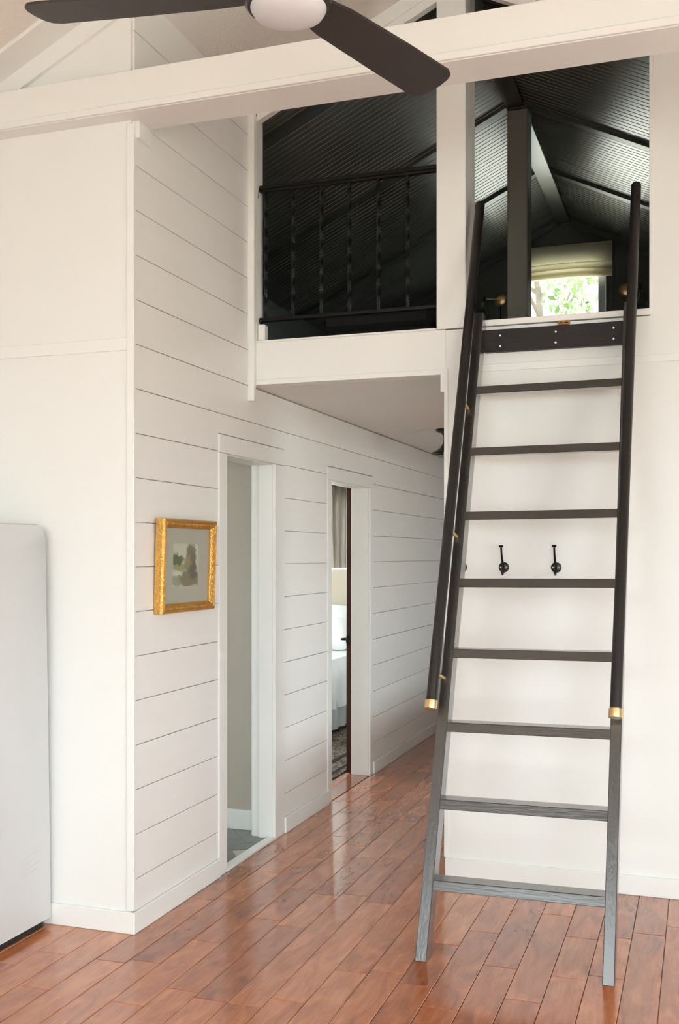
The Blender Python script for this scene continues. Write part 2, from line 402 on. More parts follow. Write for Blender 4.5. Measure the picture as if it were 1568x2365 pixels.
# beadboard panels, one per four-foot bay and slope
XK0, XK1 = -3.03, 0.85
bays = [(5.02, 5.30), (5.30, 6.55), (6.55, 7.75), (7.75, YLB)]
for (ya, yb) in bays:
    for s, xk in ((-1, XK0), (1, XK1)):
        m_ = MB(); n = max(2, round((yb - ya) / .0508)); dy = (yb - ya) / n
        prof = []
        for i in range(n):
            y = ya + i * dy
            prof += [(y, .010), (y + .005, .0), (y + dy - .005, .0), (y + dy, .010)]
        bm = m_.bm; rows = []
        for (y, d) in prof:
            rows.append((bm.verts.new((XR, y, ZR + d)), bm.verts.new((xk, y, zc(xk) + d))))
        for a, b in zip(rows, rows[1:]):
            if abs(a[0].co.y - b[0].co.y) < 1e-6: continue
            bm.faces.new([a[0], b[0], b[1], a[1]])
        m_.build('beadboard_panel', 'bead', loft_ceil)
        yt = yb
        if yb < YLB - .1:
            w = .036; t = .022
            MB().quadbox([(XR, yt - w, ZR - t), (xk, yt - w, zc(xk) - t), (xk, yt + w, zc(xk) - t), (XR, yt + w, ZR - t),
                          (XR, yt - w, ZR + .004), (xk, yt - w, zc(xk) + .004), (xk, yt + w, zc(xk) + .004), (XR, yt + w, ZR + .004)]).build('batten', 'loft', loft_ceil)
        else:
            MB().quadbox([(XR, yb - .03, ZR - .05), (xk, yb - .03, zc(xk) - .05), (xk, yb, zc(xk) - .05), (XR, yb, ZR - .05),
                          (XR, yb - .03, ZR + .004), (xk, yb - .03, zc(xk) + .004), (xk, yb, zc(xk) + .004), (XR, yb, ZR + .004)]).build('batten', 'loft', loft_ceil)
MB().box(XR - .055, XR + .055, 5.06, YLB - .03, ZR - .055, ZR + .02).build('ridge_board', 'bead', loft_ceil)

# ---- ceiling over hall and rooms, loft floor
hc = MB().box(XE0, XE1, 5.0, YE, 2.39, 2.41).box(XE0, -2.30, 3.87, 5.0, 2.39, 2.41)
hc.build('ceiling_hall', 'wall', label='flat white ceiling of the hall under the loft', **S)
MB().box(XE0, XE1, 5.0, YE + .1, 2.41, 2.585).box(XE0, -2.30, 3.87, 5.0, 2.41, 2.585).build('floor_loft', 'loft', label='dark loft floor platform', **S)

# ---- left wall (with low ledge trim and corner)
wl = MB().prism([(XE0, 0), (XW - .012, 0), (XW - .012, zc(XW) + .02), (XE0, zc(XE0) + .02)], 'y', YL, 3.87)
wl.build('wall_left', 'wall', label='plain white wall beside the white refrigerator', **S)
MB().box(XE0, XW - .026, YL - .006, YL, 2.356, 2.408, .002).build('trim_3', 'trim', label='narrow horizontal trim board across the left wall', **S)
MB().box(XW - .026, XW + .006, YL - .007, YL + .012, .092, 3.27, .002).build('trim_4', 'trim', label='white corner board where the left wall meets the hall', **S)
MB().box(XE0, XW + .003, YL - .014, YL, 0, .088, .003).build('baseboard_left', 'trim', label='white baseboard along the left wall', **S)

# ---- hall wall with shiplap
D1 = (4.60, 5.355, 2.05); D2 = (6.12, 6.985, 2.03)   # rough openings
wh = MB()
XB = -2.30
wh.box(XB, XW - .012, 3.87, D1[0], 0, 2.39).box(XB, XW - .012, D1[0], D1[1], D1[2], 2.39).box(XB, XW - .012, D1[1], D2[0], 0, 2.39)
wh.box(XB, XW - .012, D2[0], D2[1], D2[2], 2.39).box(XB, XW - .012, D2[1], YE, 0, 2.39)
wh.box(XB, XW - .012, 3.87, 5.0, 2.39, zc(XB) + .04)
wall_hall = wh.build('wall_hall', 'core', label='white horizontal shiplap wall running down the hall', **S)
MB().box(XB - .006, XB, 3.87, D1[0], 0, 2.39).box(XB - .006, XB, D1[0], D1[1], D1[2], 2.39).box(XB - .006, XB, D1[1], D2[0], 0, 2.39)\
    .box(XB - .006, XB, D2[0], D2[1], D2[2], 2.39).box(XB - .006, XB, D2[1], YE, 0, 2.39).build('plaster_skin', 'wall', wall_hall)
J0, JS, SG = .213, .181, .0028
C1 = (4.544, 5.372); C2 = (6.085, 7.025)   # casing extents
for k in range(-1, 21):
    z0, z1 = J0 + JS * k, J0 + JS * (k + 1)
    z0 = max(z0, .084); z1 = min(z1, zc(XW) + .03)
    if z1 - z0 < .02: continue
    segs = []
    if z0 > 2.40: segs = [(YL + .012, YF)]
    elif z1 > 2.40: segs = [(YL + .012, YF)]
    else:
        a = YL + .012
        cuts = []
        if z0 < 2.10: cuts = [C1, C2]
        for c0, c1 in cuts: segs.append((a, c0)); a = c1
        segs.append((a, YE))
    for (ya, yb) in segs:
        zt = z1
        MB().box(XW - .012, XW, ya, yb, z0 + SG / 2, zt - SG / 2, .0015).build('shiplap_board', 'shiplap', wall_hall)
    if z1 > 2.40 and z0 < 2.385:
        MB().box(XW - .012, XW, YF, YE, z0 + SG / 2, 2.378, .0015).build('shiplap_board', 'shiplap', wall_hall)
    # boards that pass over the door heads
    if z0 < 2.10 < z1:
        for (c0, c1), zt in ((C1, 2.106), (C2, 2.075)):
            if z1 - zt > .02: MB().box(XW - .012, XW, c0, c1, zt + .003, z1 - SG / 2, .001).build('shiplap_board', 'shiplap', wall_hall)
for a, b in ((YL, C1[0]), (C1[1], C2[0]), (C2[1], YE)):
    MB().box(XW, XW + .014, a - (.014 if a == YL else 0), b, 0, .088, .003).build('baseboard_hall', 'trim', label='white baseboard under the shiplap hall wall', **S)
# small block under the ceiling beam
MB().box(XW, XW + .022, YL + .012, 3.865, 3.215, 3.285, .002).build('trim_5', 'trim', label='short white block under the beam on the shiplap wall', **S)

# ---- door casings
t = thing('trim_6', (XW, 5.0, 0), 'white casing of the bathroom doorway beside the gilt picture', 'casing'); t['kind'] = 'structure'
def tb(*a, bevel=.002, name='casing', mat='trim', par=None):
    par = par or t; L = par.location
    return MB().box(a[0] - L.x, a[1] - L.x, a[2] - L.y, a[3] - L.y, a[4] - L.z, a[5] - L.z, bevel).build(name, mat, par)
tb(XW - .012, XW + .006, C1[0], 4.63, 0, 2.016); tb(XW - .012, XW + .006, 5.236, C1[1], 0, 2.016)
tb(XW - .012, XW + .006, C1[0], C1[1], 2.018, 2.104, name='head_casing')
tb(XB - .01, XW - .0125, 4.60, 4.63, 0, 2.03, name='jamb'); tb(XB + .038, XW - .0125, 5.236, 5.352, 0, 2.03, name='jamb'); tb(XB - .01, XB + .037, 5.262, 5.352, 0, 2.03, name='door_stop')
tb(XB - .01, XW - .0125, 4.63, 5.235, 2.012, 2.045, name='head_jamb')
tb(XB - .022, XB - .0105, 5.275, 5.352, 0, 2.08, name='inner_casing')
tb(XW - .040, XW + .008, 4.632, 5.233, 0, .014, name='threshold')
t2 = thing('trim_7', (XW, 6.6, 0), 'white casing of the bedroom doorway further down the hall', 'casing'); t2['kind'] = 'structure'
tb(XW - .012, XW + .005, C2[0], 6.152, 0, 1.992, par=t2); tb(XW - .012, XW + .005, 6.955, C2[1], 0, 1.992, par=t2)
tb(XW - .012, XW + .005, C2[0], C2[1], 1.994, 2.07, name='head_casing', par=t2)
tb(XB - .006, XW - .0125, 6.12, 6.152, 0, 2.0, name='jamb', par=t2); tb(XB - .006, XW - .0125, 6.955, 6.984, 0, 2.0, name='jamb', par=t2)
tb(XB - .006, XW - .0125, 6.152, 6.955, 1.99, 2.02, name='head_jamb', par=t2)

# ---- right front wall, hall right wall, exterior walls
wf = MB().box(XC, XE1, YF, 5.03, 0, 2.60)
wf.prism([(-.217, 2.60), (XE1, 2.60), (XE1, zc(XE1) + .02), (-.217, zc(-.217) + .02)], 'y', YF, 5.03)
wf.build('wall_front', 'wall', label='plain white wall behind the ladder', **S)
MB().box(-1.02, XE1, YF - .007, YF, 2.391, 2.426, .002).build('trim_8', 'trim', label='narrow horizontal trim on the wall behind the ladder', **S)
MB().box(XC, XE1, YF - .014, YF, 0, .088, .003).build('baseboard_front', 'trim', label='white baseboard under the wall behind the ladder', **S)
MB().box(XC - .006, XC + .014, YF - .007, YF + .014, .09, 2.388, .002).build('trim_9', 'trim', label='white corner board at the right side of the hall entrance', **S)
MB().box(XC, -1.04, 5.03, 5.4, 0, 2.39).box(XC, -1.04, 5.4, 8.8, 2.2, 2.39).box(XC, -1.04, 5.4, 8.8, 0, .6).box(XC, -1.04, 8.8, YE, 0, 2.39).build('wall_hall_right', 'wall', label='white wall on the right side of the hall', **S)  # opening added to pass side-room light; its sill keeps the hall floor shaded
we = MB().box(XE0, -4.35, YE, YE + .12, 0, 2.41).box(-3.15, XE1, YE, YE + .12, 0, 2.41).box(-4.35, -3.15, YE, YE + .12, 0, 1.05).box(-4.35, -3.15, YE, YE + .12, 2.15, 2.41)
we.build('wall_end', 'wall', label='white end wall of bedroom and hall', **S)
MB().box(XE0, XB - .006, 5.375, 5.49, 0, 2.39).build('wall_bathroom', 'bath', label='grey painted bathroom wall seen through the first doorway', **S)
MB().box(-3.4, XB - .022, 5.363, 5.375, 0, .11, .002).build('baseboard_bathroom', 'trim', label='pale baseboard inside the bathroom', **S)
# outer walls with window openings
def wall_with_holes(name, axis, pos, th, lo, hi, holes, top, mat, label):
    """axis 'x': wall at x=pos running in y; holes (u0,u1,z0,z1) sorted, not overlapping in u"""
    m = MB(); u = lo
    def bx(a, b, z0, z1):
        if b - a < .005 or z1 - z0 < .005: return
        if axis == 'x': m.box(pos, pos + th, a, b, z0, z1)
        else: m.box(a, b, pos, pos + th, z0, z1)
    for (a, b, z0, z1) in holes:
        bx(u, a, 0, top); bx(a, b, 0, z0); bx(a, b, z1, top); u = b
    bx(u, hi, 0, top)
    return m, m.build(name, mat, label=label, kind='structure')
wall_with_holes('wall_eaves_left', 'x', XE0 - .12, .12, YBK, YE + .12, [(4.2, 5.0, 1.15, 2.05), (6.5, 8.3, .95, 2.05)], zc(XE0) - .01, 'wall', 'outer wall under the left eaves')
wall_with_holes('wall_eaves_right', 'x', XE1, .12, YBK, YE + .12, [HR, (5.2, 6.7, .9, 2.1)], zc(XE1) - .01, 'wall', 'outer wall under the right eaves')  # second opening is the invented side room's window, added to light the hall
gb = MB(); u = XE0
def gable_piece(a, b, z0, z1=None):
    """piece of the gable wall from z0 up to z1, or up to the roof slope"""
    top = [(b, z1), (a, z1)] if z1 is not None else ([(b, zc(b)), (XR, ZR), (a, zc(a))] if a < XR < b else [(b, zc(b)), (a, zc(a))])
    gb.prism([(a, z0), (b, z0)] + top, 'y', YBK - .12, YBK)
for (a, b, z0, z1) in HB:
    gable_piece(u, a, 0); gable_piece(a, b, 0, z0); gable_piece(a, b, z1); u = b
gable_piece(u, XE1, 0)
gb.build('wall_back', 'wall', label='gable wall with tall windows behind the camera', **S)
nwin = 1
for (a, b, z0, z1) in HB:
    w = MB()
    for x in (a, (a + b) / 2 - .02, b - .04): w.box(x, x + .04, YBK - .03, YBK + .01, z0, z1)
    for z in (z0, z1 - .04): w.box(a, b, YBK - .03, YBK + .01, z, z + .04)
    w.build('window_%d' % nwin, 'trim', label='white window frame in the wall behind the camera', kind='structure'); nwin += 1
w = MB()
for y in (HR[0], (HR[0] + HR[1]) / 2 - .02, HR[1] - .04): w.box(XE1, XE1 + .04, y, y + .04, HR[2], HR[3])
for z in (HR[2], HR[3] - .04): w.box(XE1, XE1 + .04, HR[0], HR[1], z, z + .04)
w.build('window_3', 'trim', label='white window frame in the right eaves wall', kind='structure')
# loft walls
MB().prism([(XK0, 2.585), (XW - .03, 2.585), (XW - .03, zc(XW)), (XK0, zc(XK0))], 'y', 5.005, 5.05).build('wall_loft_front', 'loft', label='dark inner side of the loft front wall', **S)
MB().box(XK0 - .06, XK0, 5.005, YLB, 2.585, zc(XK0) + .03).build('wall_loft_left', 'loft', label='low dark knee wall on the left of the loft', **S)
MB().box(XK1, XK1 + .06, 5.035, YLB, 2.585, zc(XK1) + .03).build('wall_loft_right', 'loft', label='low dark knee wall on the right of the loft', **S)
MB().box(-.215, XK1, 5.031, 5.05, 2.585, 2.9).prism([(-.215, 2.9), (XK1, 2.9), (XK1, zc(XK1)), (-.215, zc(-.215))], 'y', 5.031, 5.05).build('wall_loft_inner', 'loft', label='dark inner face of the loft front wall on the right', **S)
WX0, WX1, WZ0, WZ1 = -1.45, -.75, 3.15, 4.02
lb = MB().box(XK0 - .06, WX0, YLB, YLB + .12, 2.585, zc(XK0)).box(WX1, XK1 + .06, YLB, YLB + .12, 2.585, zc(XK1)).box(WX0, WX1, YLB, YLB + .12, 2.585, WZ0)
lb.prism([(XK0, zc(XK0)), (WX0, zc(XK0)), (WX0, zc(WX0) + .03), (XK0, zc(XK0) + .03)], 'y', YLB, YLB + .12)
lb.prism([(WX1, zc(XK1)), (XK1, zc(XK1)), (XK1, zc(XK1) + .03), (WX1, zc(WX1) + .03)], 'y', YLB, YLB + .12)
lb.prism([(WX0, WZ1), (WX1, WZ1), (WX1, zc(WX1) + .03), (XR, ZR + .03), (WX0, zc(WX0) + .03)], 'y', YLB, YLB + .12)
lb.build('wall_loft_back', 'loft', label='dark green end wall of the loft around its window', **S)

# ---- loft opening trim
fs = MB().box(XW, XC - .0005, YF, 5.0, 2.39, 2.604, .002)
fascia = thing('trim_10', (XW, YF, 2.39), 'white fascia board over the hall entrance below the iron railing', 'fascia'); fascia['kind'] = 'structure'
o = fs.build('board', 'trim', fascia); o.matrix_parent_inverse = Matrix.Translation(-fascia.location)
def fpart(name, *a, bevel=.002, mat='trim', m=None):
    o = (m or MB().box(*a, bevel)).build(name, mat, fascia); o.matrix_parent_inverse = Matrix.Translation(-fascia.location); return o
fpart('bead_strip', XW + .035, -1.142, YF - .007, YF, 2.389, 2.416)
fpart('sill_cap', XW + .035, -1.20, YF - .004, 5.06, 2.604, 2.614)
fpart('sill_cap', -1.058, -.217, YF - .012, 5.06, 2.604, 2.632)
fpart('corner_block', -1.178, -1.142, YF - .009, YF + .004, 2.306, 2.40)
side = MB().box(XW, XW + .035, 4.885, YF - .001, 2.307, zc(XW) + .0, .002)
side.build('trim_11', 'trim', label='white vertical trim where the loft front meets the shiplap wall', **S)
jl = MB().box(XW - .03, XW + .035, YF + .001, 4.99, 2.605, zc(XW) - .08).box(XW - .03, XW + .025, 4.99, 5.02, 2.605, zc(XW) - .08)
jl.build('trim_12', 'trim', label='white left jamb of the railed loft opening', **S)
nl = MB().box(XW + .036, XW + .075, YF + .012, YF + .06, 2.615, 2.70, .006)
nl.build('trim_13', 'trim', label='small white block under the left end of the iron railing', **S)
MB().box(-1.199, -1.058, YF - .003, 5.13, 2.606, 4.30, .003).build('trim_14', 'trim', label='white square post between the two loft openings', **S)
def rake(n, xa, xb, label):
    m = MB()
    m.prism([(xa, zc(xa) - .075), (xb, zc(xb) - .075), (xb, zc(xb) - .001), (xa, zc(xa) - .001)], 'y', YF - .005, YF + .02)
    m.prism([(xa, zc(xa) - .12), (xb, zc(xb) - .12), (xb, zc(xb) - .075), (xa, zc(xa) - .075)], 'y', YF + .005, YF + .045)
    m.build(n, 'trim', label=label, **S)
rake('trim_15', XW + .035, -1.20, 'white sloping trim over the railed loft opening')
rake('trim_16', -1.058, -.217, 'white sloping trim over the ladder opening')
MB().box(-.222, -.205, YF - .006, 5.06, 2.605, zc(-.217) - .08, .002).build('trim_17', 'trim', label='white right jamb of the ladder opening', **S)

# ---- ceiling beam
bt = thing('ceiling_beam', (XR, 3.76, 3.285), 'long white boxed beam crossing under the fan', 'beam')
def bpart(name, x0, x1, y0, y1, z0, z1, bevel=.002):
    return MB().box(x0 - XR, x1 - XR, y0 - 3.76, y1 - 3.76, z0 - 3.285, z1 - 3.285, bevel).build(name, 'trim', bt)
bpart('beam_board', -2.925, 1.14, 3.672, 3.86, 3.285, 3.447)
bpart('bead_strip', -2.925, 1.14, 3.660, 3.672, 3.288, 3.315)

# ---- loft post
lp = thing('loft_post', (-1.073, 6.57, 2.585), 'dark grey square post under the loft ridge', 'post'); lp['kind'] = 'structure'
MB().box(-.062, .062, -.085, .085, 0, 1.685, .004).build('shaft', 'loft_post', lp)
MB().box(-.064, .064, -.087, .087, 1.687, 1.704, .003).build('cap_plate', 'loft', lp)

# ---- loft window
w5 = thing('window_4', (-1.10, YLB, WZ0), 'small window at the end of the dark loft', 'window'); w5['kind'] = 'structure'
def wpart(name, x0, x1, y0, y1, z0, z1, mat='upvc', bevel=.003): return MB().box(x0 + 1.10, x1 + 1.10, y0 - YLB, y1 - YLB, z0 - WZ0, z1 - WZ0, bevel).build(name, mat, w5)
wpart('frame_side', WX0, WX0 + .065, YLB + .03, YLB + .09, WZ0, WZ1); wpart('frame_side', WX1 - .065, WX1, YLB + .03, YLB + .09, WZ0, WZ1)
wpart('frame_bottom', WX0 + .065, WX1 - .065, YLB + .03, YLB + .09, WZ0, WZ0 + .06); wpart('frame_top', WX0 + .065, WX1 - .065, YLB + .03, YLB + .09, WZ1 - .06, WZ1)
wpart('pane', WX0 + .065, WX1 - .065, YLB + .06, YLB + .064, WZ0 + .06, WZ1 - .06, 'pane', 0)
for x0, x1 in ((WX0 - .07, WX0), (WX1, WX1 + .07)): wpart('casing', x0, x1, YLB - .016, YLB, WZ0 - .05, WZ1 + .05, 'loft')
w6 = thing('window_5', (-3.75, YE, 1.05), 'bedroom window behind the grey curtain', 'window'); w6['kind'] = 'structure'
for x0, x1, z0, z1 in ((-4.35, -4.30, 1.05, 2.15), (-3.20, -3.15, 1.05, 2.15), (-4.30, -3.20, 1.05, 1.1), (-4.30, -3.20, 2.1, 2.15)):
    MB().box(x0 + 3.75, x1 + 3.75, .02, .07, z0 - 1.05, z1 - 1.05).build('frame', 'upvc', w6)
MB().box(-.55, .55, .04, .044, .05, 1.05).build('pane', 'pane', w6)

# ---- bathroom floor tiles (herringbone)
bf = MB().box(-3.4, XW - .002, 4.35, 5.37, -.013, -.004).build('floor_bathroom', 'grout', label='grey slate herringbone tile floor of the bathroom', **S)
TW, TL, G = .102, .306, .003
tmH = MB().box(G / 2, TL - G / 2, G / 2, TW - G / 2, -.0075, -.0005, .0012).mesh('tile', 'slate')
tmV = MB().box(G / 2, TW - G / 2, G / 2, TL - G / 2, -.0075, -.0005, .0012).mesh('tile', 'slate')
ca, sa = math.cos(R(-52)), math.sin(R(-52)); ox, oy = -2.47, 5.36
for i in range(-14, 15):
    for j in range(-4, 5):
        for me, dx, dy in ((tmH, 0, 0), (tmV, 0, TW)):
            u, v = i * TW + j * 2 * TL + dx, i * TW + dy
            cu, cv = (TL / 2, TW / 2) if me is tmH else (TW / 2, TL / 2)
            cx, cy = ox + (u + cu) * ca - (v + cv) * sa, oy + (u + cu) * sa + (v + cv) * ca
            cs = [(ox + (u + p) * ca - (v + q) * sa, oy + (u + p) * sa + (v + q) * ca) for p in (0, 2 * cu) for q in (0, 2 * cv)]
            if min(c[0] for c in cs) > -3.1 and max(c[0] for c in cs) < -2.02 and cx < -2.15 and min(c[1] for c in cs) > 4.40 and max(c[1] for c in cs) < 5.50:
                o = bpy.data.objects.new('tile', me); col.objects.link(o); o.parent = bf
                o.location = (ox + u * ca - v * sa, oy + u * sa + v * ca, 0); o.rotation_euler = (0, 0, R(-52))

# ================================================================== OUTSIDE THE LOFT WINDOW
gm = MB()
def hill(u, v):
    x = -34 + u * 60; y = 10.2 + v * 46
    z = -.4 + max(0, (y - 13)) * .42 + .5 * math.sin(x * .35 + y * .2) + .35 * math.sin(y * .6 + 1.3 * x)
    return (x, y, z if y > 13 else -.4)
gm.grid(hill, 50, 50)
gm.build('ground', 'ground', smooth=True, label='pale dry hillside outside the loft window', **S)
MB().box(-70, 70, -70, 10.4, -.75, -.55).build('ground_yard', 'ground', label='pale dry yard around the house', **S)
def tree(x, y, h, r, label, seed):
    rnd = random.Random(seed); z = hill((x + 34) / 60, (y - 10.2) / 46)[2] - .1
    t = thing('tree', (x, y, z), label, 'tree', 'trees on the hillside behind the loft window')
    path = [(0, 0, 0), (.15 * rnd.uniform(-1, 1), 0, h * .3), (.35 * rnd.uniform(-1, 1), 0, h * .6), (.5 * rnd.uniform(-1, 1), 0, h * .9)]
    m = MB().tube(path, [.16, .13, .09, .04], 8)
    for k in range(6):
        a = rnd.uniform(0, 6.28); z0 = h * rnd.uniform(.3, .6); l = r * rnd.uniform(.6, 1)
        m.tube([(0, 0, z0), (math.cos(a) * l * .5, math.sin(a) * l * .5, z0 + l * .35), (math.cos(a) * l, math.sin(a) * l, z0 + l * .9)], [.07, .05, .02], 6)
    m.build('trunk', 'bark', t, smooth=True)
    f = MB(); bm = f.bm
    for k in range(800):
        d = Vector((rnd.gauss(0, 1), rnd.gauss(0, 1), rnd.gauss(0, 1))).normalized() * r * rnd.uniform(.35, 1) ** .6
        d.z *= .75; c = Vector((0, 0, h * .9)) + d + Vector((rnd.uniform(-.2, .2),) * 3)
        if math.sin(c.x * 2.3 + seed) + math.sin(c.z * 2.9 + seed * 2) + math.sin(c.y * 2.1) < -.5: continue
        s = rnd.uniform(.08, .16); a = Vector((rnd.uniform(-1, 1), rnd.uniform(-1, 1), rnd.uniform(-1, 1))).normalized(); b = a.orthogonal().normalized()
        bm.faces.new([bm.verts.new(c + a * s), bm.verts.new(c + b * s * .45), bm.verts.new(c - a * s), bm.verts.new(c - b * s * .45)])
    f.build('foliage', 'leaf', t, kind='stuff')
tree(-3.3, 18.5, 4.2, 1.5, 'leafy green tree at the left of the loft window view', 3)
tree(-1.7, 23.5, 4.4, 1.6, 'thin leafy tree at the right of the loft window view', 5)
tree(-4.2, 29.5, 5.0, 2.0, 'farther leafy tree in the middle of the loft window view', 9)

# ================================================================== LADDER
LM = (4.83 - 3.84) / 2.62      # dy per dz of the front plane
def lad(x, z, n=0.0):
    """point on the ladder front plane at height z, n metres behind it (along the plane normal)"""
    c_ = 1 / math.sqrt(1 + LM * LM)
    return Vector((x, 3.84 + LM * z + n * c_, z - n * LM * c_))
L0 = Vector((-.655, 3.88, 0))
ld = thing('ladder', L0, 'tall dark stained wooden loft ladder with round handrails leaning on the white wall', 'ladder')
SD = .085
def stile(xb0, xb1, xt0, xt1):
    zt = 2.655
    dz = SD * LM   # rear edge height shift for a flat foot
    c_ = math.sqrt(1 + LM * LM)
    def P(x, z, back): return (x, 3.84 + LM * z + (SD * c_ if back else 0), z)
    pts = [P(xb0, 0, 0), P(xb1, 0, 0), P(xb1, 0, 1), P(xb0, 0, 1), P(xt0, zt, 0), P(xt1, zt, 0)]
    # rear top is cut so that it does not run into the wall
    zb = (YF - .004 - 3.84 - SD * c_) / LM
    pts2 = [(xt1, YF - .004, zb), (xt0, YF - .004, zb)]
    m = MB(); bm = m.bm; v = [bm.verts.new(p) for p in pts + pts2]
    for f in ((3, 2, 1, 0), (0, 1, 5, 4), (4, 5, 6, 7), (2, 3, 7, 6), (1, 2, 6, 5), (3, 0, 4, 7)): bm.faces.new([v[i] for i in f])
    bmesh.ops.bevel(bm, geom=list(bm.edges), offset=.0025, segments=1, affect='EDGES')
    bmesh.ops.translate(bm, verts=bm.verts, vec=-L0)
    m.build('stile', 'ladder', ld)
stile(-1.021, -.977, -1.001, -.958); stile(-.334, -.292, -.328, -.286)
for k in range(8):
    z = .278 + k * .2875
    xl = -.977 + (.019 * z / 2.655) - .002; xr = -.334 + .006 * z / 2.655 + .002
    y0 = 3.84 + LM * (z - .017) ; 
    f0 = 3.84 + LM * z; f1 = 3.84 + LM * (z - .036)
    dl, dr = -.006 * 1, .006
    pts = [(xl, f1 + .003, z - .036), (xr, f1 + .003, z - .032), (xr, f1 + .082, z - .032), (xl, f1 + .082, z - .036),
           (xl, f0 + .003, z), (xr, f0 + .003, z + .004), (xr, f0 + .082, z + .004), (xl, f0 + .082, z)]
    MB().quadbox([tuple(Vector(p) - L0) for p in pts], .002).build('rung', 'rung', ld)
top = MB().box(-.962 - L0.x, -.327 - L0.x, 4.875 - L0.y, YF - .0015 - L0.y, 2.475, 2.578, .002).build('top_board', 'board', ld)
for x in (-.886, -.631, -.374):
    for z in (2.549, 2.500):
        MB().lathe([(0, .004), (.0045, .003), (.006, 0), (.006, -.002)], (x - L0.x, 4.875 - L0.y, z), (0, -1, 0), 10).build('screw', 'steel', top)
def handrail(b, tp, xs):
    b, tp = Vector(b), Vector(tp); ax = (tp - b).normalized()
    r = .0222
    m = MB().lathe([(0, 0), (r, 0), (r, (tp - b).length - .008), (r * .8, (tp - b).length - .001), (0, (tp - b).length)], b - L0, ax, 24)
    h = m.build('handrail', 'rail', ld, smooth=True)
    MB().lathe([(0, -.004), (r + .003, -.004), (r + .004, 0), (r + .004, .030), (r + .001, .032), (r + .0005, .032)], b - L0, ax, 24).build('brass_cap', 'brass', h, smooth=True)
    L = (tp - b).length
    for zz in xs:
        c_ = b + ax * ((zz - b.z) / ax.z)
        q = lad(c_.x * .4 + .6 * (-.985 if c_.x < -.6 else -.31), c_.z - .03, .004)
        MB().tube([c_ - L0, q - L0], .0085, 10).build('standoff_pin', 'brass', h, smooth=True)
handrail((-1.023, 4.097, .918), (-.997, 4.965, 3.205), (2.22, 1.64, 1.055))
handrail((-.308, 4.097, .918), (-.281, 4.965, 3.215), (2.22, 1.64, 1.055))
# catch bolts at the top of the stiles
MB().box(-1.0 - L0.x, -.962 - L0.x, 4.86 - L0.y, 4.93 - L0.y, 2.633, 2.66, .003).build('hook_bracket', 'iron', ld)
MB().box(-.326 - L0.x, -.29 - L0.x, 4.86 - L0.y, 4.93 - L0.y, 2.633, 2.66, .003).build('hook_bracket', 'iron', ld)
# bronze latch on the sill
lt = thing('sill_latch', (-.598, 4.898, 2.585), 'small bronze catch on the loft sill above the ladder', 'latch')
MB().box(-.028, .028, .002, .006, 0, .018, .001).build('plate', 'bronze', lt)
MB().tube([(-.02, -.002, .012), (.02, -.002, .012)], .005, 10).build('barrel', 'bronze', lt, smooth=True)
MB().lathe([(0, .016), (.005, .013), (.004, 0)], (0, .002, .010), (0, -1, 0), 12).build('knob', 'bronze', lt, smooth=True)

# ================================================================== COAT HOOKS
def hook(x, label):
    t = thing('coat_hook', (x, YF, 1.455), label, 'hook', 'iron coat hooks on the wall behind the ladder')
    MB().lathe([(0, .007), (.012, .0065), (.021, .004), (.0245, .0005), (.0245, -.0005)], (0, -.0005, .016), (0, -1, 0), 24).build('backplate', 'hookiron', t, smooth=True)
    arm = MB().tube([(0, -.004, .018), (0, -.022, .03), (0, -.045, .052), (0, -.062, .082), (0, -.070, .112)], [.006, .0055, .005, .0045, .0045], 10).build('arm', 'iron', t, smooth=True)
    MB().lathe([(0, .007), (.008, .006), (.011, .002), (.009, -.003), (.004, -.005)], (0, -.0705, .113), (0, -.2, 1), 16).build('tip', 'iron', arm, smooth=True)
    MB().tube([(0, -.004, .012), (0, -.018, -.008), (0, -.034, -.017), (0, -.047, -.008)], [.006, .0055, .005, .006], 10).build('lower_hook', 'hookiron', t, smooth=True)
    for dx in (-.014, .014): MB().lathe([(0, .008), (.003, .007), (.0035, .003)], (dx, 0, .016), (0, -1, 0), 10).build('screw', 'steel', t)
hook(-1.075, 'black iron coat hook half hidden behind the left ladder stile')
hook(-.876, 'black iron coat hook between the rungs, the middle of the three')
hook(-.634, 'black iron coat hook farthest right between the ladder rungs')

# ================================================================== CEILING FAN
FZ = 2.985
fan = thing('ceiling_fan', (-1.015, 2.545, FZ), 'three bladed dark bronze ceiling fan with a frosted white light', 'ceiling fan')
MB().lathe([(0, .10), (.05, .10), (.088, .075), (.108, .03), (.113, -.005), (.113, -.028), (.106, -.036), (.099, -.036), (.099, -.02)], (0, 0, 0), (0, 0, 1), 48).build('housing', 'fanmetal', fan, smooth=True)
MB().lathe([(.1, -.03), (.099, -.038), (.092, -.05), (.075, -.061), (.05, -.069), (.025, -.073), (0, -.074)], (0, 0, 0), (0, 0, 1), 48).build('light_dome', 'dome', fan, smooth=True)
zt = zc(-1.015) - FZ
MB().tube([(0, 0, .09), (0, 0, zt - .05)], .013, 16).build('downrod', 'fanmetal', fan, smooth=True)
MB().lathe([(0, zt - .10), (.03, zt - .10), (.06, zt - .06), (.068, zt - .02), (.068, zt - .012)], (0, 0, 0), (0, 0, 1), 32).build('canopy', 'fanmetal', fan, smooth=True)
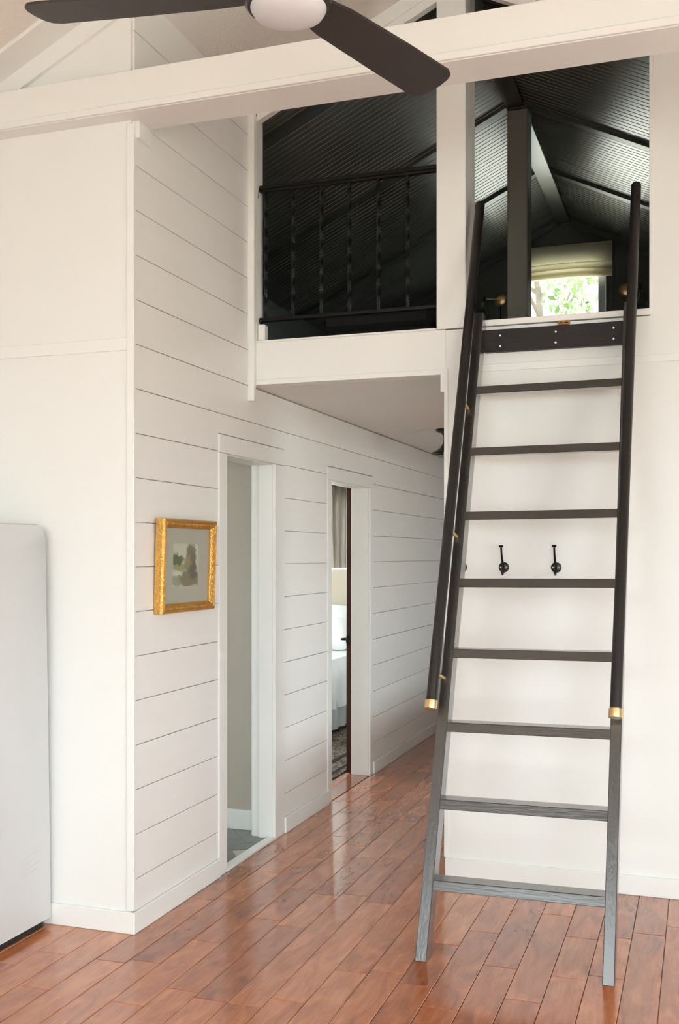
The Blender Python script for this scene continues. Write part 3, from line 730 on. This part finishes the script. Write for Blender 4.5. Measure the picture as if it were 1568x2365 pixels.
def blade(ang):
    m = MB(); bm = m.bm; out = []
    # plan outline in the blade's own frame: u along, v across
    pl = [(.10, .052), (.20, .066), (.45, .074), (.66, .078), (.694, .074), (.709, .058), (.713, .03), (.708, -.01), (.698, -.045), (.684, -.066), (.66, -.075), (.45, -.072), (.20, -.063), (.10, -.05)]
    pl = [(u * .988, v) for u, v in pl]; ca, sa = math.cos(R(ang)), math.sin(R(ang)); pit = -math.tan(R(9))
    for dz in (-.004, .004):
        out.append([bm.verts.new((u * ca - v * sa, u * sa + v * ca, .005 + dz + v * pit)) for u, v in pl])
    n = len(pl); bm.faces.new(out[1]); bm.faces.new(list(reversed(out[0])))
    for i in range(n): bm.faces.new([out[0][i], out[0][(i + 1) % n], out[1][(i + 1) % n], out[1][i]])
    b = m.build('blade', 'fanblade', fan)
    MB().quadbox([(.07 * ca + .02 * sa, .07 * sa - .02 * ca, .012), (.20 * ca + .028 * sa, .20 * sa - .028 * ca, .010), (.20 * ca - .028 * sa, .20 * sa + .028 * ca, .018), (.07 * ca - .02 * sa, .07 * sa + .02 * ca, .016),
                  (.07 * ca + .02 * sa, .07 * sa - .02 * ca, .022), (.20 * ca + .028 * sa, .20 * sa - .028 * ca, .016), (.20 * ca - .028 * sa, .20 * sa + .028 * ca, .024), (.07 * ca - .02 * sa, .07 * sa + .02 * ca, .026)]).build('blade_iron', 'fanmetal', b)
for a in (70.5, 190.0, 310.0): blade(a)

# ================================================================== IRON RAILING
rl = thing('iron_railing', (-1.66, 4.965, 2.72), 'black wrought iron railing with twisted balusters across the loft opening', 'railing')
def rp(*a, **k): return None
RX0, RX1 = -2.135 + 1.66, -1.199 + 1.66
MB().box(RX0 - .0, RX1, -.020, .020, .672, .690, .003).box(RX0, RX1, -.013, .013, .658, .672, .002).build('top_rail', 'iron', rl)
MB().box(RX0, RX1, -.013, .013, -.002, .016, .002).build('bottom_rail', 'iron', rl)
def baluster_mesh():
    m = MB(); bm = m.bm; n = 56; rings = []
    z0, z1 = .016, .659
    for i in range(n + 1):
        f = i / n; tw = 0 if f < .04 or f > .96 else (f - .04) / .92 * math.pi * 2 * 1.7
        h = .0085 if .04 < f < .96 else .0075
        rings.append([bm.verts.new((math.cos(tw + k * math.pi / 2 + .785) * h * 1.2, math.sin(tw + k * math.pi / 2 + .785) * h * 1.2, z0 + (z1 - z0) * f)) for k in range(4)])
    for a, b in zip(rings, rings[1:]):
        for k in range(4): bm.faces.new([a[k], a[(k + 1) % 4], b[(k + 1) % 4], b[k]])
    return m.mesh('baluster', 'iron')
bm_me = baluster_mesh()
for x in (-2.105, -1.955, -1.803, -1.655, -1.505, -1.355):
    o = bpy.data.objects.new('baluster', bm_me); col.objects.link(o); o.parent = rl; o.location = (x + 1.66, 0, 0)
MB().lathe([(0, .012), (.014, .010), (.018, .0), (.014, -.01), (0, -.012)], (RX0 + .004, 0, .004), (1, 0, 0), 16).build('end_collar', 'iron', rl, smooth=True)
MB().tube([(RX0 + .002, -.016, .675), (RX0 - .002, -.022, .655), (RX0 + .0, -.024, .625)], .004, 8).build('end_scroll', 'iron', rl, smooth=True)

# ================================================================== PICTURE
pc = thing('picture', (XW + .002, 4.1675, 1.28), 'small landscape watercolour in a carved gilt frame on the shiplap wall', 'picture')
pc.rotation_euler = (0, R(1.8), 0)
PWd, PH = .505, .405
prof = [(0, .0), (0, .030), (.004, .040), (.012, .044), (.018, .040), (.026, .036), (.034, .030), (.037, .026), (.040, .024), (.040, .012), (.030, .0)]  # (inward, depth)
def rail_piece(p0, p1, inward):
    m = MB(); bm = m.bm; p0, p1, inward = Vector(p0), Vector(p1), Vector(inward); d = (p1 - p0).normalized(); A, B = [], []
    for i, dep in prof:
        A.append(bm.verts.new(p0 + inward * i + d * i + Vector((dep, 0, 0)))); B.append(bm.verts.new(p1 + inward * i - d * i + Vector((dep, 0, 0))))
    n = len(prof)
    for i in range(n): bm.faces.new([A[i], A[(i + 1) % n], B[(i + 1) % n], B[i]])
    bm.faces.new(A); bm.faces.new(list(reversed(B)))
    r_ = m.build('frame_rail', 'gilt', pc)
    # row of carved beads along the rail
    L = (p1 - p0).length; nb = int((L - .05) / .0125); b = MB()
    for k in range(nb):
        c_ = p0 + d * (.025 + (k + .5) * (L - .05) / nb) + inward * .021 + Vector((.0375, 0, 0))
        b.lathe([(0, .0035), (.0032, .0022), (.0045, -.001)], c_, (1, 0, 0), 6)
    b.build('carved_beads', 'gilt', r_, smooth=True, kind='stuff')
h_ = PWd / 2
rail_piece((0, -h_, 0), (0, -h_, PH), (0, 1, 0)); rail_piece((0, h_, PH), (0, h_, 0), (0, -1, 0))
rail_piece((0, h_, 0), (0, -h_, 0), (0, 0, 1)); rail_piece((0, -h_, PH), (0, h_, PH), (0, 0, -1))
# mat with a window cut in it
mm = MB(); wy0, wy1, wz0, wz1 = -.128, .118, .112, .298
for a in ((-h_ + .03, wy0, .03, PH - .03), (wy1, h_ - .03, .03, PH - .03), (wy0, wy1, .03, wz0), (wy0, wy1, wz1, PH - .03)):
    mm.box(.014, .018, a[0], a[1], a[2], a[3])
mm.build('mat_board', 'mat_board', pc)
sh = MB(); bm = sh.bm
vv = [bm.verts.new(p) for p in ((.0135, wy0 - .004, wz0 - .004), (.0135, wy1 + .004, wz0 - .004), (.0135, wy1 + .004, wz1 + .004), (.0135, wy0 - .004, wz1 + .004))]
f = bm.faces.new(vv); uvl = bm.loops.layers.uv.new('UVMap')
for l, uv in zip(f.loops, ((0, 0), (1, 0), (1, 1), (0, 1))): l[uvl].uv = uv
sheet = sh.mesh('painting', 'painting'); so = bpy.data.objects.new('painting', sheet); col.objects.link(so); so.parent = pc; so['label'] = 'loose green and brown watercolour of trees by water'
MB().box(.020, .0215, -h_ + .034, h_ - .034, .034, PH - .034).build('glass_pane', 'pane', pc)

# ================================================================== REFRIGERATOR
fr = thing('refrigerator', (-2.86, 3.40, 0), 'white rounded retro refrigerator at the left edge against the wall', 'refrigerator')
bm_ = MB(); bm = bm_.bm
YB_, YF_ = .332, -.28      # back and front of the body, local
def prof_fr(n=8):
    p = []
    r = .055; top = 1.655
    p.append((YB_ + .004, .035))
    for k in range(n + 1):
        a = R(90) * k / n; p.append((YB_ - .035 - r + r * math.cos(a), top - r + r * math.sin(a)))
    r2 = .16
    for k in range(n + 1):
        a = R(90) + R(90) * k / n; p.append((YF_ + r2 + r2 * math.cos(a), top - .004 - r2 + r2 * math.sin(a)))
    p.append((YF_, .035))
    return p
pr = prof_fr(); hw = .32; be = .022
# body with rounded side edges: inset outer rings
rings = []
c0 = Vector((0, .03, .85))
for (x, ins) in ((-hw, be), (-hw + be * .3, be * .3), (-hw + be, 0), (hw - be, 0), (hw - be * .3, be * .3), (hw, be)):
    ring = []
    for (y, z) in pr:
        d = Vector((0, y - c0.y, z - c0.z)); sy = 1 - ins / abs(YF_ - .03) * .5; sz = 1 - ins / .85
        ring.append(bm.verts.new((x, c0.y + d.y * sy, c0.z + d.z * (sz if d.z > 0 else 1))))
    rings.append(ring)
for a, b in zip(rings, rings[1:]):
    for k in range(len(pr)): bm.faces.new([a[k], a[(k + 1) % len(pr)], b[(k + 1) % len(pr)], b[k]])
bm.faces.new(rings[0]); bm.faces.new(list(reversed(rings[-1])))
bm_.build('body', 'fridge', fr, smooth=True)
MB().box(-.30, .30, YF_ + .02, YB_ - .03, .0, .036, .004).build('plinth', 'rubber', fr)
m = MB()
dp = [(YF_ - .002, .06), (YF_ - .06, .06), (YF_ - .07, .10), (YF_ - .07, 1.42), (YF_ - .05, 1.52), (YF_ - .01, 1.585), (YF_ - .002, 1.58)]
m.prism(dp, 'x', -.315, .315); m.build('door', 'fridge', fr)
MB().tube([(-.24, YF_ - .075, 1.0), (-.24, YF_ - .12, 1.03), (-.24, YF_ - .12, 1.30), (-.24, YF_ - .075, 1.33)], .011, 10).build('door_handle', 'steel', fr, smooth=True)
for k in range(4):
    MB().quadbox([(.3195, .12 + .0, .245 + k * .022), (.3215, .12, .245 + k * .022), (.3215, .235, .262 + k * .022), (.3195, .235, .262 + k * .022),
                  (.3195, .12, .250 + k * .022), (.3215, .12, .250 + k * .022), (.3215, .235, .267 + k * .022), (.3195, .235, .267 + k * .022)]).build('side_rib', 'fridge', fr)

# ================================================================== HALL LAMP
hl = thing('hall_lamp', (-1.655, 7.07, 2.39), 'dark bell shaped ceiling lamp half hidden at the hall entrance', 'lamp')
MB().lathe([(0, -.001), (.072, -.001), (.070, -.012), (.058, -.022), (.045, -.024), (.030, -.034), (.022, -.05)], (0, 0, 0), (0, 0, 1), 32).build('canopy', 'fanmetal', hl, smooth=True)
MB().lathe([(.022, -.045), (.020, -.07), (.026, -.10), (.045, -.13), (.075, -.150), (.102, -.162), (.104, -.168), (.098, -.167), (.07, -.156), (.04, -.136), (.018, -.10)], (0, 0, 0), (0, 0, 1), 40).build('shade', 'fanmetal', hl, smooth=True)
MB().lathe([(0, -.178), (.018, -.172), (.026, -.155), (.018, -.125), (.012, -.10)], (0, 0, 0), (0, 0, 1), 20).build('bulb', 'dome', hl, smooth=True)

# ================================================================== LOFT FURNITURE
def sconce(x, s, label):
    t = thing('wall_sconce', (x, YLB, 3.703), label, 'wall lamp', 'brass sconces beside the loft window')
    MB().lathe([(0, .016), (.03, .015), (.05, .010), (.056, .003), (.057, .0)], (0, -.0005, 0), (0, -1, 0), 32).build('backplate', 'brass', t, smooth=True)
    MB().tube([(0, -.012, 0), (0, -.055, 0)], .009, 12).build('stem', 'brass', t, smooth=True)
    MB().tube([(0, -.055, -.004), (s * .06, -.07, -.006), (s * .115, -.085, 0)], .006, 10).build('arm', 'brass', t, smooth=True)
    MB().lathe([(0, .028), (.012, .022), (.014, -.01), (.011, -.03), (0, -.032)], (s * .118, -.087, 0), (0, 0, 1), 16).build('socket', 'iron', t, smooth=True)
    MB().lathe([(.014, -.03), (.018, -.055), (.028, -.085), (.045, -.12), (.062, -.15), (.060, -.15), (.043, -.12), (.026, -.085), (.016, -.055)], (s * .135, -.10, 0), (0, 0, 1), 28).build('glass_shade', 'shade', t, smooth=True)
    if s < 0: MB().tube([(0, -.006, -.055), (0, -.006, -.9)], .005, 8).build('cord', 'iron', t, smooth=True)
sconce(-1.623, -1, 'brass wall sconce with glass shade left of the loft window')
sconce(-.592, 1, 'brass wall sconce with glass shade right of the loft window')
# roman blind
rb = thing('roman_blind', (-1.10, YLB - .03, 4.10), 'cream linen roman blind half drawn over the loft window', 'blind')
HWB = .405
def cloth(u, v):   # u across, v down the flat upper part
    return ((u * 2 - 1) * HWB, -.002 - .006 * math.sin(v * 3.14), -.165 * v)
MB().grid(cloth, 20, 6).build('upper_panel', 'blind', rb, smooth=True)
def fold(zb, drop, sag, dep):
    def f(u, v):
        s = 1 - abs(u * 2 - 1); sw = math.sin(s * math.pi / 2)
        return ((u * 2 - 1) * HWB, -.006 - dep * math.sin(v * math.pi) , zb + .012 * sw - (drop + sag * (1 - sw)) * v)
    return f
MB().grid(fold(-.150, .060, .02, .030), 28, 8).build('swag_fold', 'blind', rb, smooth=True)
MB().grid(fold(-.195, .075, .0, .022), 28, 8).build('middle_fold', 'blind', rb, smooth=True)
MB().grid(fold(-.225, .060, -.006, .014), 28, 8).build('hem_fold', 'blind', rb, smooth=True)
MB().box(-HWB, HWB, -.004, .026, -.004, .014, .002).build('head_rail', 'blind', rb)
# dark low seat behind the railing
bs = thing('loft_daybed', (-1.65, 5.75, 2.585), 'black low daybed behind the iron railing in the loft', 'daybed')
MB().box(-.32, .32, -.38, .40, .06, .15, .02).build('base', 'cushion', bs)
def cush(x0, x1, y0, y1, z0, z1): return MB().box(x0, x1, y0, y1, z0, z1, .03)
cush(-.31, .31, -.36, .38, .152, .25).build('mattress', 'cushion', bs)
MB().box(-.30, .30, .22, .37, .252, .30, .02).build('bolster', 'cushion', bs)
for x in (-.31, .27):
    for y in (-.34, .34): MB().box(x, x + .04, y, y + .04, 0, .06).build('leg', 'cushion', bs)

# ================================================================== BEDROOM
dr = thing('door_1', (-2.308, 6.965, 0), 'dark red brown bedroom door slid open behind the casing', 'door'); dr['kind'] = 'structure'
MB().box(-.036, -.001, 0, .84, .008, 2.06, .003).build('leaf', 'darkwood', dr)
MB().lathe([(0, .008), (.026, .008), (.034, .004), (.034, 0)], (-.0365, .04, .935), (-1, 0, 0), 24).build('rosette', 'iron', dr, smooth=True)
MB().tube([(-.04, .05, .935), (-.085, .05, .935), (-.09, .06, .935), (-.09, .17, .93)], .008, 10).build('lever', 'iron', dr, smooth=True)
MB().box(-.0285, -.0085, -.0018, .001, .90, .97).build('latch_plate', 'iron', dr)
MB().box(-3.7, -2.37, 5.9, 9.5, .001, .010, .002).build('rug', 'rug', label='dark and beige patterned rug on the bedroom floor', cat='rug')
bed = thing('bed', (-3.70, 8.75, 0), 'bed with white linen seen through the bedroom doorway', 'bed')
MB().box(-.76, .76, -.95, .86, .22, .36, .01).build('base', 'skirt', bed)
for x in (-.72, .66):
    for y in (-.9, .78): MB().box(x, x + .06, y, y + .06, .011, .22).build('leg', 'darkwood', bed)
def skirtf(u, v):
    y = -.97 + 1.8 * u; return (.785 + .012 * math.sin(u * 60) * (.3 + v), y, .34 - .28 * v)
MB().grid(skirtf, 90, 6).build('bed_skirt', 'skirt', bed, smooth=True)
MB().box(-.75, .75, -.95, .86, .362, .60, .05).build('mattress', 'linen', bed)
def duvet(u, v):   # v 0..1: over the top then down the right side
    y = -.98 + 1.80 * u; w = .012 * math.sin(u * 23 + 3 * v) + .008 * math.sin(u * 51)
    if v < .5: x = -.70 + v * 2 * 1.46; z = .655 + .018 * math.sin(u * 9) * math.sin(v * 14)
    else:
        k = (v - .5) * 2; x = .76 + .055 * math.sin(min(1, k * 2.5) * 1.57) + w * k * 1.6; z = .645 - .39 * k + .02 * math.sin(u * 14) * k
    return (x, y, z)
MB().grid(duvet, 80, 40).build('duvet', 'linen', bed, smooth=True)
def pillow(cx, cy, cz, w, h, th, tilt, name):
    m = MB(); c, s = math.cos(tilt), math.sin(tilt)
    def f(u, v, sg):
        a, b = u * 2 - 1, v * 2 - 1; e = (max(0, 1 - a ** 4) * max(0, 1 - b ** 4)) ** .5
        X, Z, Y = a * w / 2 * (1 - .05 * b * b), b * h / 2 * (1 - .05 * a * a), sg * th / 2 * e + .01 * math.sin(7 * a + 3 * b)
        return (cx + X, cy + Y * c + Z * s, cz + Z * c - Y * s)
    m.grid(lambda u, v: f(u, v, 1), 16, 14); m.grid(lambda u, v: f(u, v, -1), 16, 14)
    bmesh.ops.remove_doubles(m.bm, verts=m.bm.verts, dist=.0015)
    m.build(name, 'linen', bed, smooth=True)
pillow(.33, .62, .85, .66, .44, .18, R(24), 'pillow'); pillow(-.36, .62, .85, .66, .44, .18, R(24), 'pillow')
pillow(.40, .40, .80, .58, .34, .16, R(38), 'pillow')
hb = MB().box(-.82, .82, .88, .96, .011, 1.385, .02); hb.build('headboard', 'headboard', bed)
ct = thing('curtain', (-3.14, YE - .055, 1.40), 'grey pleated curtain panel above the bed headboard', 'curtain')
def curt(u, v):
    return (-.315 + .585 * u + .010 * math.sin(v * 4 + u * 20), .032 * math.sin(u * 58) * (.75 + .25 * v) + .006 * math.sin(u * 140 + v * 5), .80 * v)
MB().grid(curt, 150, 8).build('fabric', 'curtain', ct, smooth=True)
MB().tube([(-.95, .01, .81), (.32, .01, .81)], .010, 10).build('rod', 'iron', ct, smooth=True)
